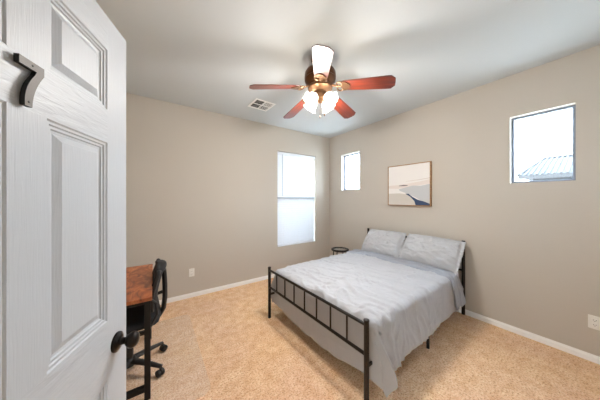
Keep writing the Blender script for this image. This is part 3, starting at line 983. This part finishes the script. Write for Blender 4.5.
# duvet
def wrap(e_, r=0.05):
    if e_ <= 0: return 0.0, 0.0
    if e_ < r * PI / 2:
        a = e_ / r; return r * math.sin(a), r * (1 - math.cos(a))
    return r, r + e_ - r * PI / 2
ZT = 0.553
U0, V0 = 0.115, 0.640
def nz(x, y, z=0.0): return noise.noise(Vector((x, y, z)))
def ridge(x, y, z=0.0): return 1 - abs(nz(x, y, z)) * 2.0
def drape(a, b, lift=0.0, wr=1.0):
    """position of the sheet point a (along, from head to foot hem) and b (across)"""
    ex = U0 - a
    ey = abs(b) - V0
    s = 1 if b > 0 else -1
    # wrinkles: long soft creases, finer crossed ones, broad puffing
    wa = a + 0.05 * nz(b * 3.0, a * 2.0, 11.0)
    w1_ = max(0.0, ridge(wa * 5.2 + b * 0.9 + 3, b * 1.5 - a * 0.6, 1.3) - 0.60) / 0.40
    w2_ = max(0.0, ridge(wa * 9.0 - b * 2.6, b * 4.2 + a * 2.0, 5.1) - 0.55) / 0.45
    w3_ = max(0.0, ridge(a * 14, b * 13 + a * 5, 2.2) - 0.5) / 0.5
    puff = nz(a * 2.6, b * 2.6, 8.0)
    msk = smooth01(0.5 + 1.1 * nz(a * 2.4 + 7, b * 2.2, 3.3))
    msk2 = smooth01(0.5 + 1.2 * nz(a * 3.1, b * 2.7 + 5, 9.3))
    wr_ = wr * (0.022 * w1_ ** 2.0 * (0.25 + 0.75 * msk) + 0.019 * w2_ ** 1.6 * msk2 + 0.007 * w3_ ** 1.5 * (1 - 0.6 * msk) + 0.014 * puff)
    if ex <= 0 and ey <= 0:
        edge = min(1.0, (-ey) / 0.15) * min(1.0, (-ex) / 0.15) if ex < 0 else 0
        crown = 0.022 * smooth01(-ey / 0.35) * smooth01(-ex / 0.35)
        return Vector((a, b, ZT + lift + crown + wr_ + 0.006))
    if ex <= 0:
        out, down = wrap(ey, 0.05 + lift)
        f_ = smooth01(down / 0.35)
        fold = (0.035 * (0.45 + nz(a * 3.0 - ey * 1.5, 0.4, 3.0)) + 0.045 * max(0.0, ridge(a * 4.5 - ey * 3.0, ey * 1.0, 7.0) - 0.35) * smooth01(down / 0.15) * (1 - 0.5 * f_)) * (0.35 + 0.65 * f_)
        slant = 0.34 * down * smooth01((a - 1.05) / 0.5)
        return Vector((a + slant + 0.012 * nz(a * 3, 9.1) * f_, s * (V0 + out + lift * 0.3 + max(0, fold) + wr_ * 0.8 + 0.04 * f_ * down), ZT + lift + 0.006 + wr_ * (1 - f_) - down))
    if ey <= 0:
        out, down = wrap(ex)
        f_ = smooth01(down / 0.3)
        fold = (0.016 * (0.6 + nz(b * 5.0, 2.0, 4.0)) + 0.022 * max(0.0, ridge(b * 4.5 + ex * 2.0, ex * 1.5, 4.0) - 0.4)) * f_
        return Vector((U0 - out - lift * 0.3 + max(0, fold) * 0.8 - wr_ * 0.2, b, max(0.022 + 0.01 * (nz(b * 9, 1) + 1), ZT + lift + 0.006 + wr_ * (1 - f_) - down)))
    d = math.hypot(ex, ey); ph = math.atan2(ey, ex)
    d *= 1 - 0.14 * math.sin(2 * ph) ** 2
    out, down = wrap(d)
    q = math.sin(2 * ph)
    f_ = smooth01(down / 0.35)
    th = 0.10 * q
    fold = (0.070 * q + 0.034 * math.sin(7 * ph + 0.6) * q) * f_
    z = ZT + lift + 0.006 + wr_ * (1 - f_) - down * math.cos(th)
    sideness = smooth01(ph / (PI / 2) * 1.25)
    u = U0 - out * math.cos(ph) + down * math.sin(th) * 0.9
    v = V0 + out * math.sin(ph) + fold + 0.03 * sideness * f_ + 0.025 * f_ * smooth01(ph / 0.35) + (0.045 * q * f_ if b > 0 else 0.0)
    if z < 0.03:
        v += (0.03 - z) * 0.25; z = 0.03
    return Vector((u, s * v, z))

bm = bmesh.new()
NA, NB = 210, 210
A_HEAD = 1.60
SIDE = 0.385
rows_ = []
for j in range(NB + 1):
    b = -(V0 + SIDE) + 2 * (V0 + SIDE) * j / NB
    exm = 0.492 - 0.06 * smooth01((abs(b) - 0.25) / 0.4)
    if b < -V0: exm += 0.03 * smooth01((-b - V0) / 0.2)
    col_ = []
    for i in range(NA + 1):
        a = A_HEAD + (U0 - exm - A_HEAD) * i / NA
        col_.append(bm.verts.new(drape(a, b)))
    rows_.append(col_)
for j in range(NB):
    for i in range(NA):
        bm.faces.new((rows_[j][i], rows_[j][i + 1], rows_[j + 1][i + 1], rows_[j + 1][i]))
duvet = finish('duvet', bm, M_duvet, None, True)
duvet.location = BO; duvet.rotation_euler = (0, 0, BA)
so = duvet.modifiers.new('thickness', 'SOLIDIFY'); so.thickness = 0.012; so.offset = 0
tag(duvet, 'rumpled pale grey duvet draped over the bed down to the carpet', 'duvet')
# turned-back top edge of the duvet, its blue-grey lining showing
bm = bmesh.new()
NA2, NB2 = 40, 200
SIDE2 = 0.385
rows_ = []
for j in range(NB2 + 1):
    b = -(V0 + SIDE2) + 2 * (V0 + SIDE2) * j / NB2
    col_ = []
    for i in range(NA2 + 1):
        t = i / NA2
        a = 1.395 + 0.02 * nz(b * 3, 6.6) + (1.625 - 1.395) * t
        p = drape(a, b, 0.020, 0.55)
        # rolled edges
        roll = 1 - smooth01(min(t, 1 - t) / 0.10)
        p.z -= 0.014 * roll
        p.z += 0.006 * nz(b * 14, t * 3, 4.4) * (1 if t > 0.7 else 0.4)
        col_.append(bm.verts.new(p))
    rows_.append(col_)
for j in range(NB2):
    for i in range(NA2):
        bm.faces.new((rows_[j][i], rows_[j][i + 1], rows_[j + 1][i + 1], rows_[j + 1][i]))
fold = finish('turned_back_edge', bm, M_fold, duvet, True)
so = fold.modifiers.new('thickness', 'SOLIDIFY'); so.thickness = 0.012; so.offset = 0
fold['label'] = 'blue grey lining of the turned-back edge'
bm = bmesh.new()
pt = drape(1.44, -(V0 + SIDE2), 0.02, 0.5)
box(bm, -0.026, 0.026, -0.0012, 0.0012, -0.060, 0.0, M=Matrix.Translation(pt + Vector((0.0, -0.012, 0.02))) @ Matrix.Rotation(R(12), 4, 'Y'))
tg = finish('care_tag', bm, mat('white_tag', (238, 238, 236), 0.7), duvet)
tg['label'] = 'small white sewn-in tag'

# pillows
def pillow(w, h, th, seed):
    bm = bmesh.new()
    n_ = 64
    fl = 0.10                    # flange share
    g = {}
    for layer in (1, -1):
        for i in range(n_ + 1):
            for j in range(n_ + 1):
                u, v = 2 * i / n_ - 1, 2 * j / n_ - 1
                fx, fy = 1 - fl * h / w, 1 - fl
                uu, vv = min(1, abs(u) / fx), min(1, abs(v) / fy)
                body = (max(0, 1 - uu ** 2.6) * max(0, 1 - vv ** 2.6)) ** 0.48
                x = u * w / 2 * (1 - 0.05 * (1 - v * v) * 0 - 0.035 * v * v * abs(u))
                y = v * h / 2 * (1 - 0.05 * u * u)
                wr = 0.020 * max(0, ridge(u * 2.4 + seed, v * 2.8 + u * 1.2, seed) - 0.4) + 0.012 * max(0, ridge(u * 5.4 + v * 3 + seed, v * 5.8, seed + 2) - 0.5) + 0.007 * nz(u * 6, v * 6, seed + 3)
                z = layer * (th / 2 * body + wr * (0.4 + body))
                edge = smooth01((max(abs(u), abs(v)) - (1 - fl)) / fl)
                ruf = 0.010 * edge * nz(u * 9 + 20, v * 9, seed + 9)
                x += 0.006 * edge * nz(u * 7, v * 13, seed + 4); y += 0.006 * edge * nz(u * 13, v * 7, seed + 5)
                g[layer, i, j] = bm.verts.new((x, y, z + ruf + layer * 0.002 - 0.02 * v * v))
    for layer in (1, -1):
        for i in range(n_):
            for j in range(n_):
                bm.faces.new((g[layer, i, j], g[layer, i + 1, j], g[layer, i + 1, j + 1], g[layer, i, j + 1]))
    for i in range(n_):
        for (a, b) in (((i, 0), (i + 1, 0)), ((i, n_), (i + 1, n_)), ((0, i), (0, i + 1)), ((n_, i), (n_, i + 1))):
            bm.faces.new((g[1, a[0], a[1]], g[1, b[0], b[1]], g[-1, b[0], b[1]], g[-1, a[0], a[1]]))
    return bm
BM = Matrix.Translation(BO) @ Matrix.Rotation(BA, 4, 'Z')
def place_pillow(v, u, z, lean, roll, seed, label, w=0.63):
    o = finish('pillow', pillow(w, 0.47, 0.22, seed), M_pillow, None, True)
    # local x -> across the bed, local y -> up the lean, local z -> towards the foot
    rot = Matrix(((0, math.cos(lean), -math.sin(lean)), (-1, 0, 0), (0, math.sin(lean), math.cos(lean)))).to_4x4()
    o.matrix_world = BM @ Matrix.Translation((u, v, z)) @ rot @ Matrix.Rotation(roll, 4, 'Z')
    return tag(o, label, 'pillow', 'bed pillows')
place_pillow(0.298, 1.752, 0.742, R(50), R(1.5), 1.7, 'light grey pillow on the window side of the bed')
place_pillow(-0.372, 1.750, 0.742, R(50), R(-1.5), 6.2, 'light grey pillow on the open side of the bed nearer the outlet', 0.70)
